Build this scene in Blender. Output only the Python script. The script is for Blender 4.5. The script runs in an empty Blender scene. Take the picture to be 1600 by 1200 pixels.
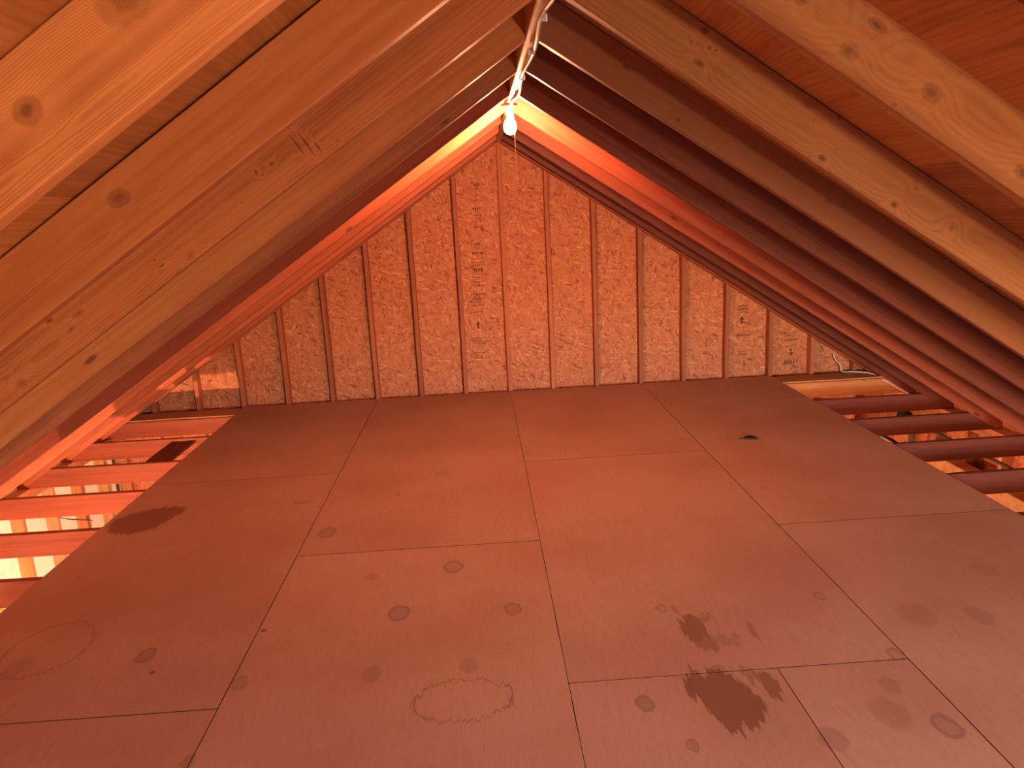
import bpy, bmesh, math, random
from mathutils import Matrix, Vector, noise as mnoise

# ---------------------------------------------------------------- camera, world, exposure
scene = bpy.context.scene
COL = scene.collection
cam_data = bpy.data.cameras.new('camera')
cam_data.sensor_fit = 'HORIZONTAL'
cam_data.sensor_width = 36.0
cam_data.lens = 1193.1 * 36.0 / 1600.0
cam_data.clip_start = 0.02
cam = bpy.data.objects.new('camera', cam_data)
COL.objects.link(cam)
_r = Vector((0.997667, -0.047275, -0.049246))
_u = Vector((0.058462, 0.219217, 0.973923))
_f = Vector((0.035246, 0.97453, -0.22147))
cam.matrix_world = Matrix(((_r.x, _u.x, -_f.x, -0.23123), (_r.y, _u.y, -_f.y, -6.87633),
                           (_r.z, _u.z, -_f.z, 1.6286), (0, 0, 0, 1)))
scene.camera = cam

world = bpy.data.worlds.new('sky'); scene.world = world
world.use_nodes = True
wn = world.node_tree.nodes; wl = world.node_tree.links
wn.clear()
sky = wn.new('ShaderNodeTexSky'); sky.sky_type = 'NISHITA'; sky.sun_disc = False
sky.sun_elevation = math.radians(40); sky.sun_rotation = math.radians(200)
bg = wn.new('ShaderNodeBackground'); bg.inputs['Strength'].default_value = 14.0
wo = wn.new('ShaderNodeOutputWorld')
wl.new(sky.outputs[0], bg.inputs[0]); wl.new(bg.outputs[0], wo.inputs[0])

# the daylight enters by the window in the near gable, behind the photographer (sampling guide only)
portal_data = bpy.data.lights.new('window_daylight', 'AREA')
portal_data.shape = 'RECTANGLE'; portal_data.size = 1.1; portal_data.size_y = 1.0
portal_data.cycles.is_portal = True
portal = bpy.data.objects.new('window_daylight', portal_data)
COL.objects.link(portal)
portal.location = (1.25, -8.86, 0.75); portal.rotation_euler = (math.radians(90), 0, 0)

vs = scene.view_settings
vs.view_transform = 'Standard'; vs.look = 'None'; vs.gamma = 1.0; vs.exposure = 0.0
vs.use_curve_mapping = False
scene.cycles.max_bounces = 4; scene.cycles.diffuse_bounces = 3; scene.cycles.glossy_bounces = 2

BULB_NEAR = ((1.0, 0.70, 0.37), 1900.0)      # bulb behind the photographer
BULB_RIDGE = ((1.0, 0.44, 0.22), 2100.0)     # bulb in view
BULB_GARAGE = ((1.0, 0.54, 0.31), 10500.0)   # work lamp down in the garage

# ---------------------------------------------------------------- dimensions
S = 0.4064                    # stud spacing
M = 0.66                      # roof slope
TH = math.atan(M); CS, SN = math.cos(TH), math.sin(TH)
ZR = 2.2                      # underside of the rafters at the ridge
RD = 0.14                     # rafter depth
YB = -8.8                     # near gable
XW = 3.55                     # inner face of the side wall studs
ZP = -0.158                   # top of the wall plates
ZG = -2.6                     # garage slab
rnd = random.Random(7)

# ---------------------------------------------------------------- helpers
def link(o, parent=None):
    COL.objects.link(o)
    if parent: o.parent = parent
    return o

def mesh_obj(name, verts, faces, mat, parent=None, loc=(0, 0, 0), mw=None, smooth=False):
    me = bpy.data.meshes.new(name); me.from_pydata(verts, [], faces); me.validate()
    bm = bmesh.new(); bm.from_mesh(me); bmesh.ops.recalc_face_normals(bm, faces=bm.faces); bm.to_mesh(me); bm.free()
    if smooth:
        for p_ in me.polygons: p_.use_smooth = True
    me.materials.append(mat)
    o = bpy.data.objects.new(name, me); link(o, parent)
    if mw is not None: o.matrix_local = mw
    else: o.location = loc
    return o

def empty(name, loc=(0, 0, 0), kind=None, label=None, cat=None, group=None):
    o = bpy.data.objects.new(name, None); o.location = loc; o.empty_display_size = 0.1
    link(o); return tag(o, label, cat, group, kind)

def tag(o, label=None, cat=None, group=None, kind=None):
    if label: o['label'] = label
    if cat: o['category'] = cat
    if group: o['group'] = group
    if kind: o['kind'] = kind
    return o

def board_geo(L, w, h, seed=0, seg=10, skew=0.0, bow=0.003, ch=0.003):
    """sawn board: x along the length 0..L, y -w/2..w/2, z 0..h, chamfered edges, slightly crooked"""
    prof = [(-w/2+ch, 0), (w/2-ch, 0), (w/2, ch), (w/2, h-ch), (w/2-ch, h), (-w/2+ch, h), (-w/2, h-ch), (-w/2, ch)]
    V = []; F = []
    n = len(prof)
    for i in range(seg+1):
        t = i/seg
        dy = bow*mnoise.noise((t*3.1, seed*7.7, 0.3)); dz = bow*mnoise.noise((t*2.7, seed*5.1, 9.2))
        for (y, z) in prof:
            e = 0.25*bow*mnoise.noise((t*9, seed*3.3, y*40+z*17))
            V.append((t*L - skew*z*(1-t), y+dy+e, z+dz+e))
    for i in range(seg):
        for k in range(n):
            F.append((i*n+k, i*n+(k+1) % n, (i+1)*n+(k+1) % n, (i+1)*n+k))
    F.append(tuple(range(n))[::-1]); F.append(tuple(seg*n+k for k in range(n)))
    return V, F

def frame(o, ax, az):
    ax = Vector(ax).normalized(); az = Vector(az).normalized(); ay = az.cross(ax)
    m = Matrix.Identity(4)
    for i in range(3):
        m[i][0] = ax[i]; m[i][1] = ay[i]; m[i][2] = az[i]; m[i][3] = o[i]
    return m

def board(name, origin, ax, az, L, w, h, mat, parent, **k):
    V, F = board_geo(L, w, h, seed=rnd.random()*50, **k)
    return mesh_obj(name, V, F, mat, parent, mw=frame(origin, ax, az))

def box_geo(x0, x1, y0, y1, z0, z1):
    V = [(x, y, z) for x in (x0, x1) for y in (y0, y1) for z in (z0, z1)]
    F = [(0, 1, 3, 2), (4, 6, 7, 5), (0, 4, 5, 1), (2, 3, 7, 6), (0, 2, 6, 4), (1, 5, 7, 3)]
    return V, F

def box(name, x0, x1, y0, y1, z0, z1, mat, parent=None, bevel=0.0):
    c = ((x0+x1)/2, (y0+y1)/2, (z0+z1)/2)
    V, F = box_geo(x0-c[0], x1-c[0], y0-c[1], y1-c[1], z0-c[2], z1-c[2])
    o = mesh_obj(name, V, F, mat, parent, loc=c)
    if bevel:
        bm = bmesh.new(); bm.from_mesh(o.data)
        bmesh.ops.bevel(bm, geom=bm.edges[:], offset=bevel, segments=1, affect='EDGES'); bm.to_mesh(o.data); bm.free()
    return o

def prism(name, poly, y0, y1, mat, parent=None):
    """polygon in x,z extruded along y"""
    n = len(poly)
    V = [(x, y0, z) for x, z in poly] + [(x, y1, z) for x, z in poly]
    F = [tuple(range(n)), tuple(range(n, 2*n))[::-1]] + [(i, (i+1) % n, n+(i+1) % n, n+i) for i in range(n)]
    return mesh_obj(name, V, F, mat, parent)

def tube(name, pts, r, mat, parent=None, sides=8, flat=1.0):
    P = [Vector(q) for q in pts]
    # smooth by Catmull-Rom
    Q = []
    for i in range(len(P)-1):
        p0 = P[max(i-1, 0)]; p1 = P[i]; p2 = P[i+1]; p3 = P[min(i+2, len(P)-1)]
        for k in range(5):
            t = k/5
            Q.append(0.5*((2*p1)+(p2-p0)*t+(2*p0-5*p1+4*p2-p3)*t*t+(3*p1-p0-3*p2+p3)*t**3))
    Q.append(P[-1])
    o0 = Q[0].copy()
    V = []; F = []
    up = Vector((0, 0, 1))
    for i, q in enumerate(Q):
        d = (Q[min(i+1, len(Q)-1)]-Q[max(i-1, 0)]).normalized()
        a = d.cross(up if abs(d.z) < 0.95 else Vector((1, 0, 0))).normalized(); b = a.cross(d)
        for k in range(sides):
            t = 2*math.pi*k/sides
            V.append(tuple(q-o0+a*math.cos(t)*r+b*math.sin(t)*r*flat))
    for i in range(len(Q)-1):
        for k in range(sides):
            F.append((i*sides+k, i*sides+(k+1) % sides, (i+1)*sides+(k+1) % sides, (i+1)*sides+k))
    F.append(tuple(range(sides))); F.append(tuple((len(Q)-1)*sides+k for k in range(sides)))
    return mesh_obj(name, V, F, mat, parent, loc=o0, smooth=True)

def lathe(name, prof, mat, parent=None, loc=(0, 0, 0), n=24, axis='z', smooth=True):
    V = []; F = []
    for r, z in prof:
        for k in range(n):
            t = 2*math.pi*k/n
            v = (r*math.cos(t), r*math.sin(t), z)
            if axis == 'y': v = (v[0], v[2], v[1])
            if axis == 'x': v = (v[2], v[0], v[1])
            V.append(v)
    for i in range(len(prof)-1):
        for k in range(n):
            F.append((i*n+k, i*n+(k+1) % n, (i+1)*n+(k+1) % n, (i+1)*n+k))
    if prof[0][0] > 1e-6: F.append(tuple(range(n)))
    if prof[-1][0] > 1e-6: F.append(tuple((len(prof)-1)*n+k for k in range(n)))
    o = mesh_obj(name, V, F, mat, parent, loc=loc, smooth=smooth)
    return o

# ---------------------------------------------------------------- materials
class NT:
    def __init__(s, name):
        s.m = bpy.data.materials.new(name); s.m.use_nodes = True
        s.t = s.m.node_tree; s.t.nodes.clear()
        s.out = s.n('ShaderNodeOutputMaterial'); s.b = s.n('ShaderNodeBsdfPrincipled')
        s.t.links.new(s.b.outputs[0], s.out.inputs[0])
    def n(s, kind, **kw):
        nd = s.t.nodes.new(kind)
        for k, v in kw.items(): setattr(nd, k, v)
        return nd
    def put(s, sock, v):
        if isinstance(v, bpy.types.NodeSocket): s.t.links.new(v, sock)
        elif isinstance(v, (tuple, list)) and len(v) == 3 and sock.type == 'RGBA': sock.default_value = (*v, 1)
        else: sock.default_value = v
    def math(s, op, a, b=0.0, c=0.0, clamp=False):
        nd = s.n('ShaderNodeMath', operation=op, use_clamp=clamp)
        for i, v in enumerate((a, b, c)): s.put(nd.inputs[i], v)
        return nd.outputs[0]
    def vec(s, op, a, b=(0, 0, 0), c=(0, 0, 0)):
        nd = s.n('ShaderNodeVectorMath', operation=op)
        s.put(nd.inputs[0], a)
        if op == 'SCALE': s.put(nd.inputs['Scale'], b)
        else:
            s.put(nd.inputs[1], b)
            if op == 'MULTIPLY_ADD': s.put(nd.inputs[2], c)
        return nd.outputs['Value' if op in ('LENGTH', 'DISTANCE', 'DOT_PRODUCT') else 'Vector']
    def noise(s, v, scale=1.0, detail=3.0, rough=0.5, dist=0.0, col=False):
        nd = s.n('ShaderNodeTexNoise'); s.put(nd.inputs['Vector'], v)
        nd.inputs['Scale'].default_value = scale; nd.inputs['Detail'].default_value = detail
        nd.inputs['Roughness'].default_value = rough; nd.inputs['Distortion'].default_value = dist
        return nd.outputs['Color' if col else 'Fac']
    def voro(s, v, scale=1.0, feature='F1', rand=1.0):
        nd = s.n('ShaderNodeTexVoronoi', feature=feature); s.put(nd.inputs['Vector'], v)
        nd.inputs['Scale'].default_value = scale; nd.inputs['Randomness'].default_value = rand
        return nd.outputs['Distance'], nd.outputs['Color']
    def rng(s, v, a, b, c=0.0, d=1.0, smooth=True):
        nd = s.n('ShaderNodeMapRange', interpolation_type='SMOOTHSTEP' if smooth else 'LINEAR')
        for i, q in enumerate((v, a, b, c, d)): s.put(nd.inputs[i], q)
        return nd.outputs[0]
    def mix(s, f, a, b, blend='MIX'):
        nd = s.n('ShaderNodeMix', data_type='RGBA', blend_type=blend, clamp_factor=True)
        s.put(nd.inputs[0], f); s.put(nd.inputs[6], a); s.put(nd.inputs[7], b)
        return nd.outputs[2]
    def comb(s, x, y, z):
        nd = s.n('ShaderNodeCombineXYZ')
        for i, v in enumerate((x, y, z)): s.put(nd.inputs[i], v)
        return nd.outputs[0]
    def sep(s, v):
        nd = s.n('ShaderNodeSeparateXYZ'); s.put(nd.inputs[0], v); return nd.outputs
    def bump(s, h, strength=0.2, dist=0.002):
        nd = s.n('ShaderNodeBump'); s.put(nd.inputs['Height'], h)
        nd.inputs['Strength'].default_value = strength; nd.inputs['Distance'].default_value = dist
        s.t.links.new(nd.outputs[0], s.b.inputs['Normal'])
    def done(s, col, rough=0.65, spec=0.3):
        s.put(s.b.inputs['Base Color'], col); s.put(s.b.inputs['Roughness'], rough)
        s.put(s.b.inputs['Specular IOR Level'], spec); return s.m

def wood(name, light=(0.56, 0.235, 0.115), dark=(0.36, 0.115, 0.045), knots=(), ring=760.0, contrast=0.6, small=True, center=0.05):
    """sawn softwood; local x runs along the grain. knots: (x, z, radius, stretch along x, darkness)"""
    t = NT(name)
    tc = t.n('ShaderNodeTexCoord').outputs['Object']
    rn = t.n('ShaderNodeObjectInfo').outputs['Random']
    off = t.vec('SCALE', (37.0, 11.0, 53.0), rn)
    q = t.vec('ADD', tc, off)
    x, y, z = t.sep(tc)
    long1 = t.vec('MULTIPLY', q, (0.9, 6.0, 6.0))
    n1 = t.noise(long1, 1.0, 3.0, 0.5)
    n2 = t.noise(t.vec('MULTIPLY', q, (5.0, 70.0, 70.0)), 1.0, 4.0, 0.65)
    blot = t.noise(t.vec('MULTIPLY', q, (1.7, 9.0, 9.0)), 1.0, 3.0, 0.6)
    # growth rings round a pith outside the face
    zc = t.math('SUBTRACT', z, t.math('MULTIPLY_ADD', rn, 0.09, center-0.03))
    yc = t.math('SUBTRACT', y, 0.035)
    d = t.math('SQRT', t.math('ADD', t.math('MULTIPLY', zc, zc), t.math('MULTIPLY', yc, yc)))
    ph = t.math('MULTIPLY_ADD', n1, 42.0, t.math('MULTIPLY', d, ring))
    kd = None; kr = None
    kw = t.vec('SCALE', t.vec('SUBTRACT', t.noise(tc, 30.0, 2.0, 0.5, col=True), (0.5, 0.5, 0.5)), 0.9) if knots else None
    for (kx, kz, rad, st, dk) in knots:
        v = t.vec('MULTIPLY_ADD', t.comb(x, 0.0, z), (1/(rad*st), 0, 1/rad), (-kx/(rad*st), 0, -kz/rad))
        ln = t.vec('LENGTH', t.vec('ADD', v, kw))
        ph = t.math('ADD', ph, t.math('MULTIPLY', t.math('EXPONENT', t.math('MULTIPLY', t.math('MULTIPLY', ln, ln), -0.16)), 17.0*min(1.0, rad*max(st, .3)/0.016)))
        m1 = t.math('MULTIPLY', t.math('MULTIPLY_ADD', t.rng(ln, 0.65, 0.25), 0.45, t.math('MULTIPLY', t.rng(ln, 1.15, 0.85), 0.5)), dk)
        kd = m1 if kd is None else t.math('MAXIMUM', kd, m1)
        m2 = t.math('MULTIPLY', t.rng(ln, 3.2, 1.2), min(1.0, dk*1.2))
        kr = m2 if kr is None else t.math('MAXIMUM', kr, m2)
    g = t.math('MULTIPLY_ADD', t.math('SINE', ph), 0.5, 0.5)
    g = t.math('POWER', g, 2.2)
    amp = t.math('MULTIPLY', t.rng(blot, 0.35, 0.7, 0.25, 1.0), contrast)
    col = t.mix(t.math('MULTIPLY', g, amp), light, dark)
    col = t.mix(t.rng(n2, 0.35, 0.8, 0.0, 0.35), col, dark)
    col = t.mix(t.rng(blot, 0.42, 0.75, 0.0, 0.4), col, (dark[0]*1.2, dark[1]*1.15, dark[2]*1.2))
    streak = t.noise(t.vec('MULTIPLY', q, (0.45, 26.0, 26.0)), 1.0, 2.0, 0.5)
    col = t.mix(t.rng(streak, 0.45, 0.72, 0.0, 0.5), col, (dark[0]*0.95, dark[1]*0.9, dark[2]*0.9))
    if small:
        sd, sc = t.voro(t.vec('MULTIPLY', q, (3.2, 9.0, 9.0)), 1.0)
        pick = t.rng(t.sep(sc)[0], 0.62, 0.66)
        kn = t.math('MULTIPLY', t.rng(sd, 0.13, 0.05), pick)
        col = t.mix(t.math('MULTIPLY', kn, 0.75), col, (dark[0]*0.28, dark[1]*0.3, dark[2]*0.35))
    if kd is not None:
        col = t.mix(t.math('MULTIPLY', kr, 0.28), col, (light[0]*1.1, light[1]*1.08, light[2]*1.1))
        col = t.mix(kd, col, (dark[0]*0.33, dark[1]*0.33, dark[2]*0.4))
    # each board its own tone
    tone = t.math('MULTIPLY_ADD', t.math('FRACT', t.math('MULTIPLY', rn, 7.31)), 0.34, 0.80)
    col = t.vec('SCALE', col, tone)
    t.bump(n2, 0.25, 0.0015)
    return t.done(col, t.rng(n2, 0.2, 0.8, 0.5, 0.72), 0.32)

def osb_mat():
    t = NT('oriented_strand_board')
    p = t.n('ShaderNodeNewGeometry').outputs['Position']
    x, y, z = t.sep(p)
    u = t.math('ADD', x, y)
    col = None
    warp = t.vec('SCALE', t.vec('SUBTRACT', t.noise(p, 9.0, 2.0, 0.5, col=True), (0.5, 0.5, 0.5)), 0.05)
    base = t.vec('ADD', t.comb(u, z, 0.0), warp)
    for i, a in enumerate((0.25, 1.35, 2.05, 2.85)):
        c, s_ = math.cos(a), math.sin(a)
        bx, by, _ = t.sep(base)
        r1 = t.math('ADD', t.math('MULTIPLY', bx, c), t.math('MULTIPLY', by, s_))
        r2 = t.math('ADD', t.math('MULTIPLY', bx, -s_), t.math('MULTIPLY', by, c))
        v = t.comb(t.math('MULTIPLY', r1, 18.0), t.math('MULTIPLY', r2, 72.0), i*3.7)
        dd, cc = t.voro(v, 1.0)
        r, g, b = t.sep(cc)
        ramp = t.n('ShaderNodeValToRGB'); t.put(ramp.inputs[0], r)
        e = ramp.color_ramp.elements
        e[0].position = 0.0; e[0].color = (0.28, 0.070, 0.030, 1)
        e[1].position = 1.0; e[1].color = (0.72, 0.30, 0.15, 1)
        for pos, cl in ((0.12, (0.46, 0.130, 0.055, 1)), (0.55, (0.56, 0.175, 0.076, 1)), (0.88, (0.61, 0.205, 0.095, 1))):
            el = e.new(pos); el.color = cl
        cl = ramp.outputs[0]
        if col is None: col = cl
        else:
            col = t.mix(t.rng(g, 1-1/(i+1.0)-0.03, 1-1/(i+1.0)+0.03), col, cl)
    fib = t.noise(t.vec('MULTIPLY', p, (60, 60, 60)), 1.0, 3.0, 0.6)
    col = t.mix(t.rng(fib, 0.4, 0.75, 0.0, 0.22), col, (0.30, 0.11, 0.035))
    sd, sc = t.voro(t.comb(t.math('MULTIPLY', u, 20.0), t.math('MULTIPLY', z, 26.0), 0.0), 1.0)
    sp = t.math('MULTIPLY', t.rng(sd, 0.24, 0.12), t.rng(t.sep(sc)[1], 0.80, 0.84))
    col = t.mix(t.math('MULTIPLY', sp, 0.75), col, (0.09, 0.025, 0.01))
    t.bump(fib, 0.3, 0.003)
    return t.done(col, 0.6, 0.3)

def plywood_floor():
    t = NT('worn_plywood_floor')
    geo = t.n('ShaderNodeNewGeometry').outputs['Position']
    rn = t.n('ShaderNodeObjectInfo').outputs['Random']
    q = t.vec('ADD', geo, t.vec('SCALE', (31.0, 17.0, 0.0), rn))
    n1 = t.noise(t.vec('MULTIPLY', q, (5.0, 1.1, 1.0)), 1.0, 4.0, 0.6, 0.6)
    n2 = t.noise(t.vec('MULTIPLY', q, (90.0, 9.0, 1.0)), 1.0, 3.0, 0.6)
    n3 = t.noise(q, 1.3, 3.0, 0.5)
    wv = t.math('SINE', t.math('MULTIPLY', n1, 95.0))
    light = (0.49, 0.245, 0.165); mid = (0.43, 0.195, 0.125)
    col = t.mix(t.rng(n3, 0.35, 0.7), light, mid)
    col = t.mix(t.rng(wv, 0.35, 1.0, 0.0, 0.08), col, (0.27, 0.10, 0.045))
    col = t.mix(t.rng(n2, 0.45, 0.8, 0.0, 0.22), col, (0.30, 0.12, 0.055))
    # ragged position for stains, raggedness runs along the grain
    rag = t.vec('SUBTRACT', t.noise(t.vec('MULTIPLY', geo, (75.0, 9.0, 1.0)), 1.0, 3.0, 0.6, col=True), (0.5, 0.5, 0.5))
    sp = t.vec('ADD', geo, t.vec('MULTIPLY', rag, (0.05, 0.20, 0.0)))
    soft = t.vec('ADD', geo, t.vec('SCALE', t.vec('SUBTRACT', t.noise(geo, 22.0, 2.0, 0.5, col=True), (0.5, 0.5, 0.5)), 0.03))
    def ell(pos, cx, cy, rx, ry):
        return t.vec('LENGTH', t.vec('MULTIPLY_ADD', pos, (1/rx, 1/ry, 0.0), (-cx/rx, -cy/ry, 0.0)))
    def acc(a, b): return b if a is None else t.math('MAXIMUM', a, b)
    st = None
    for (cx, cy, rx, ry, k) in ((-2.25, -2.70, .16, .17, .85), (-2.17, -2.58, .13, .10, .85),
                                (.50, -4.59, .10, .10, .9), (.535, -4.68, .095, .11, .9), (.45, -4.56, .055, .07, .9), (.49, -4.75, .04, .07, .9),
                                (.525, -4.20, .052, .09, .8), (.545, -4.31, .04, .06, .55), (.625, -4.30, .06, .045, .35),
                                (.685, -4.60, .03, .075, .75), (.67, -4.55, .025, .035, .6), (.60, -4.14, .03, .03, .45), (.49, -4.05, .015, .022, .6),
                                (.745, -4.25, .012, .05, .5), (.63, -4.53, .013, .06, .5), (-1.36, -2.55, .06, .03, .35)):
        st = acc(st, t.math('MULTIPLY', t.rng(ell(sp, cx, cy, rx, ry), 1.08, 0.92), k))
    col = t.mix(t.math('MULTIPLY', st, 0.85), col, (0.175, 0.052, 0.022))
    # patches, plugs and knots showing in the veneer
    pl = None; rings = None
    # x, y, radius, strength, dark rim
    for (cx, cy, r, k, rim_) in ((.24, -4.64, .035, .8, 1), (-.65, -3.93, .05, .55, 1), (-.81, -3.58, .035, .5, 0), (-.43, -3.53, .05, .5, 1), (-.35, -4.35, .042, .6, 0),
                           (-1.19, -4.36, .04, .6, 0), (-.71, -4.36, .045, .6, 0), (-.17, -3.96, .04, .6, 1), (.77, -4.88, .05, .7, 0),
                           (1.64, -4.26, .06, .5, 0), (1.14, -4.86, .045, .6, 1), (1.08, -4.64, .04, .6, 0), (-1.62, -4.12, .04, .6, 1), (-1.12, -3.03, .05, .45, 1),
                           (-2.1, -4.14, .06, .4, 0), (.34, -4.86, .02, .7, 1), (-1.23, -4.76, .03, .7, 0), (-.54, -2.19, .06, .35, 0),
                           (1.41, -4.22, .08, .45, 0), (1.34, -2.79, .03, .4, 0), (1.0, -4.78, .07, .5, 0), (1.9, -3.9, .06, .4, 0),
                           (.44, -4.04, .024, .15, 1), (1.11, -4.03, .024, .15, 1), (1.19, -4.47, .028, .3, 1), (.54, -4.485, .026, .3, 1)):
        d = ell(soft, cx, cy, r*0.85, r*1.25)
        pl = acc(pl, t.math('MULTIPLY', t.rng(d, 1.15, 0.75), k*0.5))
        if rim_: rings = acc(rings, t.rng(t.math('ABSOLUTE', t.math('SUBTRACT', d, 0.95)), 0.28, 0.06))
    col = t.mix(pl, col, (0.16, 0.072, 0.045))
    col = t.mix(t.math('MULTIPLY', rings, 0.34), col, (0.11, 0.045, 0.03))
    # dried water mark with a dark rim
    dw = ell(t.vec('ADD', geo, t.vec('MULTIPLY', rag, (0.05, 0.12, 0.0))), -.37, -4.55, .17, .115)
    rim = t.rng(t.math('ABSOLUTE', t.math('SUBTRACT', dw, 1.0)), 0.055, 0.01)
    col = t.mix(t.math('MULTIPLY', rim, 0.55), col, (0.15, 0.055, 0.03))
    dw2 = ell(t.vec('ADD', geo, t.vec('MULTIPLY', rag, (0.04, 0.10, 0.0))), -2.05, -4.02, .16, .20)
    rim2 = t.rng(t.math('ABSOLUTE', t.math('SUBTRACT', dw2, 1.0)), 0.07, 0.01)
    col = t.mix(t.math('MULTIPLY', rim2, 0.28), col, (0.15, 0.055, 0.03))
    # specks
    sd, sc = t.voro(t.vec('MULTIPLY', geo, (2.6, 2.6, 0.0)), 1.0)
    spk = t.math('MULTIPLY', t.rng(sd, 0.040, 0.018), t.rng(t.sep(sc)[0], 0.55, 0.6))
    col = t.mix(t.math('MULTIPLY', spk, 0.7), col, (0.07, 0.022, 0.012))
    tone = t.math('MULTIPLY_ADD', t.math('FRACT', t.math('MULTIPLY', rn, 5.7)), 0.12, 0.94)
    col = t.vec('SCALE', col, tone)
    t.bump(n2, 0.12, 0.001)
    return t.done(col, 0.68, 0.25)

def plain(name, col, rough=0.6, metal=0.0, var=0.15, scale=14.0, spec=0.4):
    t = NT(name)
    tc = t.n('ShaderNodeTexCoord').outputs['Object']
    n = t.noise(tc, scale, 3.0, 0.6)
    c = t.mix(t.rng(n, 0.3, 0.7), col, tuple(v*(1-var) for v in col))
    t.b.inputs['Metallic'].default_value = metal
    t.bump(n, 0.1, 0.002)
    return t.done(c, rough, spec)

def glow(name, col, strength):
    t = NT(name)
    t.b.inputs['Emission Color'].default_value = (*col, 1)
    t.b.inputs['Emission Strength'].default_value = strength
    return t.done((0.9, 0.85, 0.75), 0.4, 0.3)

PINE = wood('framing_pine')
PINE_RED = wood('framing_fir', light=(0.50, 0.20, 0.075), dark=(0.30, 0.09, 0.028))
PINE_DEEP = wood('framing_bulb_lit_red', light=(0.50, 0.125, 0.050), dark=(0.29, 0.060, 0.022), contrast=0.45)  # redder copy: the bulb's glow on nearby rafters put into the wood
PINE_DARK = wood('framing_shade_dark_fir', light=(0.17, 0.036, 0.018), dark=(0.09, 0.017, 0.009), contrast=0.45)  # much darker copy: shade of the right side put into the colour
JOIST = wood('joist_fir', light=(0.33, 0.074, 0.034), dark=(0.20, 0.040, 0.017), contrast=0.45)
PINE_SHADED = wood('framing_shaded_red_fir', light=(0.31, 0.066, 0.028), dark=(0.18, 0.033, 0.014), contrast=0.45)  # darkened red copy, shade of the lower right rafters painted in
PINE_STUD = wood('gable_stud_fir', light=(0.48, 0.135, 0.056), dark=(0.28, 0.066, 0.026), contrast=0.4)
PINE_BROWN = wood('framing_brown_pine', light=(0.44, 0.155, 0.068), dark=(0.25, 0.075, 0.030), contrast=0.6)
PINE_PALE = wood('framing_spruce', light=(0.60, 0.30, 0.13), dark=(0.38, 0.15, 0.05), contrast=0.4)
OSB = osb_mat()
FLOOR = plywood_floor()
SHEATH = wood('roof_sheathing_plywood', light=(0.47, 0.19, 0.065), dark=(0.27, 0.085, 0.026), ring=330.0, contrast=0.5, center=0.0)
CONCRETE = plain('garage_concrete', (0.42, 0.38, 0.33), 0.8, var=0.3, scale=3.0)
WHITE_PVC = plain('white_cable_sheath', (0.72, 0.64, 0.55), 0.45, var=0.08)
BLACK = plain('black_plastic', (0.018, 0.014, 0.013), 0.45)
STEEL = plain('galvanised_steel', (0.62, 0.61, 0.60), 0.38, metal=0.85, var=0.2, scale=40)
IRON = plain('dark_iron', (0.09, 0.06, 0.05), 0.6, metal=0.3)
PORCELAIN = plain('brown_bakelite', (0.30, 0.12, 0.07), 0.35)
STAMP = plain('black_stamp_ink', (0.16, 0.055, 0.026), 0.8, var=0.4, scale=60)
BARK = plain('dry_leaf_brown', (0.035, 0.014, 0.008), 0.85, var=0.5, scale=50)
BRASS = plain('ball_chain_brass', (0.75, 0.5, 0.25), 0.35, metal=0.9)
PALE = plain('overlit_strand_board', (0.90, 0.90, 0.84), 0.8, var=0.08)  # whitened so the lamp's glare on the strand board sits in its colour
PAINT = plain('white_enamel', (0.75, 0.72, 0.68), 0.35, var=0.05)

# ---------------------------------------------------------------- ceiling: rafters, ridge board, sheathing
ceiling = empty('ceiling', (0, 0, ZR), 'structure')
ceil_inv = Matrix.Translation((0, 0, -ZR))
def slope_axes(side): return (side*CS, 0, -SN), (side*SN, 0, CS)

KN = {
 (-1, 0): [(.872, .074, .017, 1.3, .75), (.684, .10, .026, 1.4, .55), (1.30, .03, .012, 1.2, .5)],
 (-1, 1): [(1.052, .085, .018, 1.4, .7), (.30, .05, .014, 1.3, .5), (1.9, .06, .014, 1.3, .5)],
 (-1, 2): [(.915, .085, .008, .7, .85), (.905, .068, .006, .8, .7), (.865, .076, .006, 1.5, .7), (1.213, .02, .012, 1.6, .35), (1.293, .045, .004, 3.0, .8),
           (1.65, .117, .008, 1.5, .8), (1.573, .083, .010, 2.0, .5), (1.62, .06, .006, 2.2, .6), (1.844, .03, .014, 1.3, .4), (.679, .02, .006, .7, .7), (1.0, .045, .003, 1.2, .8), (1.30, .07, .003, 1.2, .9),
           (.778, .072, .034, .11, .95), (.756, .060, .038, .12, .95), (.735, .034, .022, .15, .9)],
 (1, 1): [(.619, .115, .013, 2.0, .8), (.597, .045, .016, 1.5, .55), (.795, .071, .018, 1.3, .6), (.456, .075, .012, 1.2, .7), (1.065, .048, .018, 1.4, .65), (.741, .012, .007, 1.2, .6), (1.5, .07, .015, 1.3, .6)],
 (1, 2): [(.404, .125, .010, 1.3, .85), (.436, .046, .010, 1.8, .9), (.439, .095, .007, 1.0, .8), (.459, .098, .005, 1.0, .8), (.387, .08, .006, 1, .7), (.88, .018, .010, 1.4, .95),
          (.858, .135, .008, 1.2, .85), (1.14, .022, .010, 1.3, .95), (.762, .114, .010, 2.4, .45), (1.328, .059, .011, 1.3, .45), (1.17, .092, .006, 1.2, .6), (.53, .06, .004, 1, .7), (.80, .09, .004, 1, .8), (.90, .06, .003, 1, .8)],
 (1, 3): [(.313, .083, .010, 1.8, .8), (.566, .03, .008, 1.2, .7), (1.2, .08, .012, 1.3, .5)],
}
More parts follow.
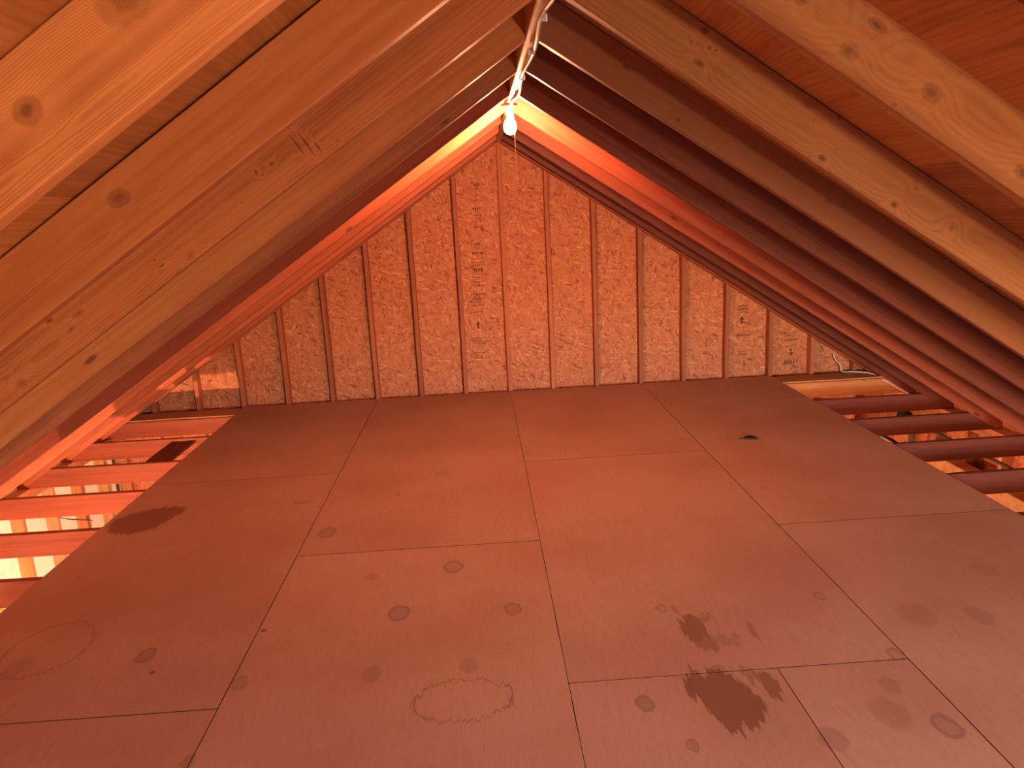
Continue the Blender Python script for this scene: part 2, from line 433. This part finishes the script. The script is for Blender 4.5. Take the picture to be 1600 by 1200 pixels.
# far (hidden) edge of every rafter pair, near to far
RAFT = [-8.17, -7.57, -6.97, -6.38]
SEEN = [-5.785, -5.215, -4.61, -4.01, -3.405, -2.73, -2.08, -1.47, -0.87, -0.31, 0.0]
RT = 0.042
def add_rafter(side, yback, mat, label=None, **k):
    ax, az = slope_axes(side)
    o = board('rafter', Vector((side*0.02, yback-RT/2, 0)), ax, az, 4.80, RT, RD, mat, ceiling, seg=16, skew=M, **k)
    if label: o['label'] = label
    return o
for yb in RAFT:
    for sd in (-1, 1): add_rafter(sd, yb, PINE)
for i, yb in enumerate(SEEN):
    for sd in (-1, 1):
        kn = KN.get((sd, i))
        if kn:
            if sd < 0: m = wood('pine_with_knots', (0.66, 0.29, 0.11) if i == 0 else (0.58, 0.215, 0.080), (0.33, 0.095, 0.032), kn, contrast=0.7, small=False, ring=1900 if i < 2 else 600)
            else: m = wood('pine_with_knots', (0.40, 0.165, 0.062) if i < 3 else (0.27, 0.09, 0.038), (0.22, 0.075, 0.026), kn, contrast=0.55, small=False, ring=600)  # right boards coloured darker to stand in for weaker light there
        else:
            m = PINE_DEEP if i >= 6 else ((PINE_RED, PINE_BROWN, PINE_SHADED)[i-3] if sd < 0 and i >= 3 else PINE_RED if sd < 0 else PINE_DARK)
            if sd > 0 and i >= 5: m = PINE_DARK if i in (5, 8, 9) else PINE_SHADED  # dark copies at right carry the shade in their colour
        lab = None
        if i == 6: lab = 'rafter glowing yellow to red right behind the bulb'
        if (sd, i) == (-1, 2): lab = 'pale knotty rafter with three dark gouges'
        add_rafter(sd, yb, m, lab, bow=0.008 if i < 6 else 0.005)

board('ridge_board', Vector((0, YB, 0.006)), (0, 1, 0), (0, 0, 1), -YB, 0.038, 0.19, PINE_PALE, ceiling, seg=20, bow=0.004)

# roof deck: sheets 1.22 m up the slope, 2.44 m along the roof
for sd in (-1, 1):
    ax, az = slope_axes(sd)
    row = 0; x0 = -RD*M
    while x0 < 4.75:
        x1 = min(x0+1.22, 4.80)
        y0 = YB-0.25 - (1.22 if row % 2 else 0)
        while y0 < 0.3:
            a, b = max(y0, YB-0.25), min(y0+2.44, 0.3)
            if b > a+0.05:
                V, F = box_geo(0, b-a, -(x1-x0)/2 if sd > 0 else -(x1-x0)/2, (x1-x0)/2, 0, 0.013)
                o = Vector((sd*0.02, 0, 0)) + Vector(ax)*((x0+x1)/2) + Vector(az)*(RD+0.001)
                mesh_obj('sheathing_sheet', V, F, SHEATH, ceiling, mw=frame((o.x, a, o.z), (0, 1, 0), az))
            y0 += 2.44
        x0 = x1; row += 1

# ---------------------------------------------------------------- floor: plywood deck on joists
floor = empty('floor', (0, 0, 0), 'structure')
G = 0.0018
EDGE = plain('grimy_plywood_edge', (0.05, 0.020, 0.012), 0.9, var=0.4)
XE = 6*S
def sheet(x0, x1, y0, y1, dz=0.0):
    o = box('plywood_sheet', x0+G, x1-G, y0+G, y1-G, -0.018+dz, 0.0+dz, FLOOR, floor)
    o.data.materials.append(EDGE)                      # grimy cut edges
    for p_ in o.data.polygons:
        if abs(p_.normal.z) < 0.5: p_.material_index = 1
    return o
C4 = 1.2192
for x0, x1, cuts in ((-XE, -C4, (0, -2.055, -4.50, -6.94, YB)), (-C4, 0, (0, -.86, -3.30, -5.74, YB)),
                     (0, C4, (0, -2.055, -4.50)), (C4, XE, (0, -.86, -3.30, -5.74, YB))):
    for a, b in zip(cuts, cuts[1:]): sheet(x0, x1, b, a, rnd.uniform(-.0008, .0006))
sheet(0, .745, -6.94, -4.50); sheet(.745, C4, -6.94, -4.50, -.0006); sheet(0, C4, YB, -6.94)

JW = 0.038
for i in range(15):
    yf = -0.29 - 0.6096*i
    if yf < YB+0.1: break
    mt = JOIST
    # two lengths, butted over the middle
    board('joist', Vector((-3.74, yf+JW/2, ZP)), (1, 0, 0), (0, 0, 1), 3.735, JW, RD, mt, floor, seg=8, bow=0.004)
    board('joist', Vector((0.005, yf+JW/2, ZP)), (1, 0, 0), (0, 0, 1), 3.735, JW, RD, PINE_RED if i == 0 else PINE_DARK, floor, seg=8, bow=0.004)  # right lengths have shade in their colour, except the lit end joist
board('blocking_board', Vector((-2.645, -1.445, -0.042)), (0, 1, 0), (0, 0, 1), 0.50, 0.19, 0.018, PINE_DARK, floor, seg=2)
# flat plank lying beside the far wall on the end joist
for sx in (-1, 1):
    board('plank', Vector((2.445 if sx > 0 else -3.62, -0.160, -0.018)), (1, 0, 0), (0, 0, 1), 1.17, 0.235, 0.016, PINE_RED, floor, seg=6)
box('ledger_board', -3.62, 3.62, -0.045, -0.003, ZP, -0.019, PINE, floor)

# ---------------------------------------------------------------- gable wall facing the camera
wall_far = empty('wall_far', (0, 0, 0), 'structure')
def roof_z(x, extra=0.0): return ZR - M*max(abs(x)-0.02, 0) + extra
def gable_sheets(parent, y0, y1, zlow, zhigh, holes=()):
    n = 3
    xs = [k*C4 for k in range(-n, n+1)]
    xs[0], xs[-1] = -3.655, 3.655
    for a, b in zip(xs, xs[1:]):
        top = RD/CS
        poly = [(a, zlow), (b, zlow), (b, roof_z(b, top)), (a, roof_z(a, top))]
        if zhigh is not None: poly = [(a, zlow), (b, zlow), (b, zhigh), (a, zhigh)]
        prism('strand_board_sheet', poly, y0, y1, OSB, parent)
gable_sheets(wall_far, 0.089, 0.101, -0.20, None)
gable_sheets(wall_far, 0.089, 0.101, ZG, -0.20)
for k in range(-8, 9):
    x = k*S
    dx = rnd.uniform(-.006, .006)
    ht = roof_z(abs(x)+0.02, RD/CS) - ZP
    board('stud', Vector((x+dx, 0.0445, ZP)), (0, 0, 1), (0, 1, 0) , ht, 0.038, 0.089, PINE_STUD, wall_far, seg=8, bow=0.004).location.y = 0.0
for z0 in (ZP-0.038, ZP-0.077):
    box('wall_plate', -3.64, 3.64, 0.0, 0.089, z0+.0005, z0+0.038, PINE, wall_far)
for k in range(-8, 9):
    board('stud', Vector((k*S, 0, ZG+.04)), (0, 0, 1), (0, 1, 0), ZP-0.078-ZG-.04, 0.038, 0.089, PINE, wall_far, seg=3)

# printed grade marks on the far sheets (too small to read in the place as well: short lines, bars and arrows)
def stamp(items, label=None):
    V = []; F = []
    for kind, x, z, w, h in items:
        b = len(V)
        if kind == 'bar': pts = [(x-w/2, z-h/2), (x+w/2, z-h/2), (x+w/2, z+h/2), (x-w/2, z+h/2)]
        elif kind == 'up': pts = [(x-w*.18, z-h/2), (x+w*.18, z-h/2), (x+w*.18, z), (x+w/2, z), (x, z+h/2), (x-w/2, z), (x-w*.18, z)]
        else: pts = [(x-w/2, z), (x, z-h/2), (x+w/2, z), (x, z+h/2)]
        V += [(px, 0.0885, pz) for px, pz in pts]; F.append(tuple(range(b, b+len(pts))))
    return mesh_obj('grade_stamp', V, F, STAMP, wall_far)
def words_(x, z, w, h, r):
    out = []; a = x-w/2
    while a < x+w/2:
        ww = r.uniform(.008, .02); out.append(('bar', a+ww/2, z+r.uniform(-.002, .002), ww*.8, h*r.uniform(.6, 1))); a += ww+.003
    return out
r3 = random.Random(3)
it = [('up', -.262, .62, .045, .075)]
for z, w, h in ((1.86, .05, .03), (1.83, .03, .02), (1.73, .11, .008), (1.715, .10, .006), (1.66, .08, .028), (1.60, .05, .012), (1.50, .07, .01), (1.35, .05, .02), (1.27, .09, .03),
                (1.22, .10, .008), (1.19, .12, .008), (1.16, .12, .008), (1.12, .07, .035), (1.05, .10, .012), (.98, .11, .015), (.90, .12, .02), (.86, .10, .01), (.80, .12, .012), (.74, .08, .01),
                (.50, .13, .01), (.475, .13, .01), (.45, .11, .008), (.36, .08, .012), (.31, .10, .012)):
    it += words_(-.205-.07*(1.86-z)/1.5, z, w, h, r3)
stamp(it)
it = [('up', 2.19, .53, .055, .075)]
for z, w, h in ((.66, .09, .02), (.63, .09, .02), (.60, .10, .012), (.46, .10, .006), (.385, .11, .026), (.36, .10, .008), (.23, .10, .010), (.205, .08, .016)): it += words_(2.20, z, w, h, r3)
stamp(it)
it = [('dia', 2.665, .215, .03, .03), ('dia', 2.667, .185, .05, .03)]
for z, w, h in ((.36, .10, .008), (.315, .11, .022), (.26, .09, .008), (.10, .10, .045)): it += words_(2.655, z, w, h, r3)
stamp(it)

# ---------------------------------------------------------------- side walls of the garage below
def side_wall(name, sd, sheet_mat=OSB):
    w = empty(name, (sd*XW, 0, ZG), 'structure')
    inv = Matrix.Translation((-sd*XW, 0, -ZG))
    y = YB
    while y < 0.08:
        b = min(y+C4, 0.10)
        V, F = box_geo(0, 0.012, 0, b-y, 0, ZP+0.12-ZG)
        mesh_obj('strand_board_sheet', V, F, sheet_mat, w, loc=((0.0895 if sd > 0 else -0.1015), y, 0)); y = b
    for k in range(0, 22):
        yy = -k*S-0.02
        if yy < YB+.03: break
        V, F = board_geo(ZP-0.078-ZG, 0.038, 0.089, seed=k, seg=4)
        o = mesh_obj('stud', V, F, (PINE, PINE_PALE, PINE_RED)[k % 3], w, mw=frame((0 if sd < 0 else 0, yy, 0), (0, 0, 1), (sd, 0, 0)))
    for z0 in (ZP-0.038, ZP-0.077):
        V, F = box_geo(0 if sd > 0 else -0.089, 0.089 if sd > 0 else 0, YB, -0.004, z0+.0005-ZG, z0+0.038-ZG)
        mesh_obj('wall_plate', V, F, PINE, w)
    return w
wall_left = side_wall('wall_left', -1, PALE)
wall_right = side_wall('wall_right', 1)
for sd, w in ((-1, wall_left), (1, wall_right)):       # blocks closing the eaves between rafters
    box('eave_block', min(sd*3.70, sd*3.74)-sd*XW, max(sd*3.70, sd*3.74)-sd*XW, YB, 0.1, ZP-ZG-0.1, ZP-ZG+0.20, PINE_RED, w)

box('floor_garage', -3.75, 3.75, YB-0.1, 0.2, ZG-0.12, ZG, CONCRETE)['kind'] = 'structure'

# ---------------------------------------------------------------- near gable behind the camera, with a window
wall_near = empty('wall_near', (0, YB, 0), 'structure')
WX0, WX1, WZ0, WZ1 = 0.7, 1.8, 0.25, 1.25
def nsheet(poly): prism('strand_board_sheet', [(x, z) for x, z in poly], -0.012, 0.0, OSB, wall_near)
top = RD/CS
for a, b in ((-3.655, -C4), (-C4, 0), (0, WX0), (WX1, 3.655)):
    nsheet([(a, ZG), (b, ZG), (b, roof_z(b, top)), (a, roof_z(a, top))])
nsheet([(WX0, ZG), (WX1, ZG), (WX1, WZ0), (WX0, WZ0)])
nsheet([(WX0, WZ1), (WX1, WZ1), (WX1, roof_z(WX1, top)), (WX0, roof_z(WX0, top))])
win = empty('window_1', (0, YB, 0), 'structure')
for a, b, c, d in ((WX0, WX0+.05, WZ0, WZ1), (WX1-.05, WX1, WZ0, WZ1), (WX0, WX1, WZ0, WZ0+.05), (WX0, WX1, WZ1-.05, WZ1)):
    box('window_frame', a, b, -0.03, 0.02, c, d, PAINT, win)

# ---------------------------------------------------------------- lamps
def bulb_fixture(loc, spec, label, chain=True):
    root = empty('light_bulb', loc, label=label, cat='lamp')
    lathe('lamp_holder', [(0.046, 0.0), (0.046, -0.012), (0.034, -0.022), (0.026, -0.03), (0.024, -0.055), (0.02, -0.056)], PORCELAIN, root)
    gm = glow('lit_bulb_glass', *spec)
    lathe('bulb', [(0.0135, -0.045), (0.0145, -0.07), (0.022, -0.083), (0.031, -0.098), (0.0355, -0.118), (0.034, -0.136), (0.027, -0.151), (0.014, -0.161), (0.0, -0.163)], gm, root, n=20 if chain else 8)
    if chain:
        tube('pull_chain', [(0.022, -0.012, -0.045), (0.024, -0.014, -0.2), (0.026, -0.016, -0.34), (0.027, -0.016, -0.43)], 0.0016, BRASS, root, sides=6)
    return root
bulb_fixture((-0.008, -2.41, 2.204), BULB_RIDGE, 'lit bare bulb with pull chain hanging from the ridge of the roof')
nb = bulb_fixture((0.65, -7.50, 1.38), BULB_NEAR, 'lit bare bulb hanging on a cord behind the photographer', chain=False)
tube('cord', [(0, 0, 0.0), (0, 0.005, 0.1), (0, 0.01, 0.20)], 0.004, BLACK, nb)
for loc_, k_, lab_ in (((-2.10, -3.65, -1.40), 1.0, 'lit bulb hanging on a cord under the left edge of the floor'),
                       ((1.95, -0.68, -1.20), 0.08, 'lit bulb hanging on a cord under the right end of the floor')):
    gl = bulb_fixture(loc_, (BULB_GARAGE[0], BULB_GARAGE[1]*k_), lab_, chain=False)
    tube('cord', [(0, 0, 0.0), (0, 0.004, -loc_[2]*0.5), (0, 0.002, -loc_[2]-0.02)], 0.004, BLACK, gl)

# ---------------------------------------------------------------- cables and small things
pts = []; y = -8.6; k = 0
while y < -2.46:
    pts.append((0.010+0.010*math.sin(k*2.1), y, 2.196-0.010*(k % 2)-0.004)); y += 0.3; k += 1
pts.append((0.0, -2.45, 2.186))
cab = tube('power_cable', pts, 0.0075, WHITE_PVC, flat=0.6)
tag(cab, 'white power cable stapled under the ridge board up to the bulb', 'cable')
for yy in (-5.0, -4.4, -3.9, -3.35, -2.8):
    box('cable_staple', -0.004-cab.location.x, 0.020-cab.location.x, yy-0.002-cab.location.y, yy+0.002-cab.location.y, 2.178-cab.location.z, 2.2-cab.location.z, STEEL, cab)

c2 = tube('power_cable', [(3.05, 0.03, 0.17), (3.07, 0.03, 0.11), (3.115, 0.02, 0.06), (3.125, 0.0, 0.0), (3.20, -0.05, 0.004), (3.28, -0.09, 0.004), (3.33, -0.18, 0.0), (3.37, -0.30, -0.03), (3.40, -0.42, -0.06), (3.42, -0.62, -0.085), (3.43, -0.8, -0.10)], 0.006, WHITE_PVC)
tag(c2, 'thin white cable running over the plank at the right eave', 'cable')

c3 = tube('thin_wire', [(-3.53, -0.05, -0.25), (-3.535, -0.30, -0.36), (-3.535, -0.1, -0.42), (-3.53, 0.0, -0.45)], 0.003, IRON)
tag(c3, 'dark wire sagging on the wall past the rod at left', 'wire')
c4 = tube('thin_wire', [(-3.54, -1.75, -0.28), (-3.54, -1.40, -0.40), (-3.54, -1.17, -0.53), (-3.54, -0.95, -0.63), (-3.54, -0.80, -0.70)], 0.004, IRON)
tag(c4, 'thin wire hanging across the bright studs under the left joists', 'wire')
rod = lathe('conduit_pipe', [(0.012, ZG+0.01), (0.012, ZP-0.002)], IRON, loc=(-3.52, -0.34, 0), n=10)
tag(rod, 'dark upright pipe on the bright wall under the left joists', 'pipe')

# dry curled leaf on the deck
V = []; F = []
nu, nv = 10, 5
for i in range(nu+1):
    t = i/nu
    wd = 0.024*math.sin(math.pi*min(1, max(0, (t-0.2)/0.8)))**0.7 if t > 0.2 else 0.0025
    for j in range(nv+1):
        s_ = (j/nv-0.5)*2
        V.append((-0.065+0.13*t, s_*wd+0.018*math.sin(t*3.0), 0.004+0.010*abs(s_)**1.5*(wd/0.024)+0.012*max(0, t-0.6)))
for i in range(nu):
    for j in range(nv):
        a = i*(nv+1)+j; F.append((a, a+1, a+nv+2, a+nv+1))
leaf = mesh_obj('dry_leaf', V, F, BARK, loc=(1.57, -1.88, 0.001), smooth=True)
sm = leaf.modifiers.new('thickness', 'SOLIDIFY'); sm.thickness = 0.004; sm.offset = 1
leaf.rotation_euler.z = math.radians(-14)
tag(leaf, 'small dark curled leaf lying on the plywood floor', 'leaf')

# overhead door gear on the right wall of the garage
gd = empty('garage_door_gear', (3.45, -2.4, -0.5), label='steel overhead door shaft with black drum under the right joists', cat='door gear')
def L(p): return (p[0]-3.45, p[1]+2.4, p[2]+0.5)
tube('torsion_shaft', [L((3.40, -4.6, -0.30)), L((3.40, -2.5, -0.30)), L((3.40, -0.52, -0.30))], 0.013, IRON, gd)
lathe('cable_drum', [(0.02, -0.03), (0.055, -0.03), (0.05, -0.02), (0.045, 0.0), (0.05, 0.02), (0.06, 0.03), (0.02, 0.03)], BLACK, gd, loc=L((3.40, -0.62, -0.285)), axis='y')
box('bearing_plate', *[v for a in (0, 1, 2) for v in (L((3.375, -0.74, -0.60))[a], L((3.44, -0.715, -0.27))[a])], STEEL, gd)
tk = []
for k in range(9):
    a = math.pi/2*k/8
    tk.append(L((3.42-0.35*(1-math.cos(a))-0.0, -0.50, -0.90+0.35*math.sin(a))))
tk = [L((3.42, -0.50, -1.6))]+tk+[L((2.2, -0.50, -0.545))]
tube('door_track', tk, 0.022, STEEL, gd, sides=6)
tube('curved_bracket', [L((3.215, -0.20, -0.51)), L((3.246, -0.40, -0.50)), L((3.272, -0.59, -0.50)), L((3.30, -0.70, -0.53))], 0.014, PAINT, gd, sides=8, flat=0.6)
tube('rubber_strip', [L((3.25, -0.20, -0.51)), L((3.281, -0.40, -0.50)), L((3.307, -0.59, -0.50)), L((3.335, -0.70, -0.53))], 0.016, BLACK, gd, sides=8, flat=0.6)
hd = box('door_header', 3.42, 3.548, -4.7, -0.78, -0.80, -0.50, PINE_PALE, bevel=0.004)
tag(hd, 'pale timber door header along the right wall under the joists', 'beam')
dr = box('door_panel', 3.38, 3.42, -4.4, -0.9, -1.30, -0.70, PAINT, bevel=0.006)
tag(dr, 'white top panel of the overhead door under the header', 'door panel')
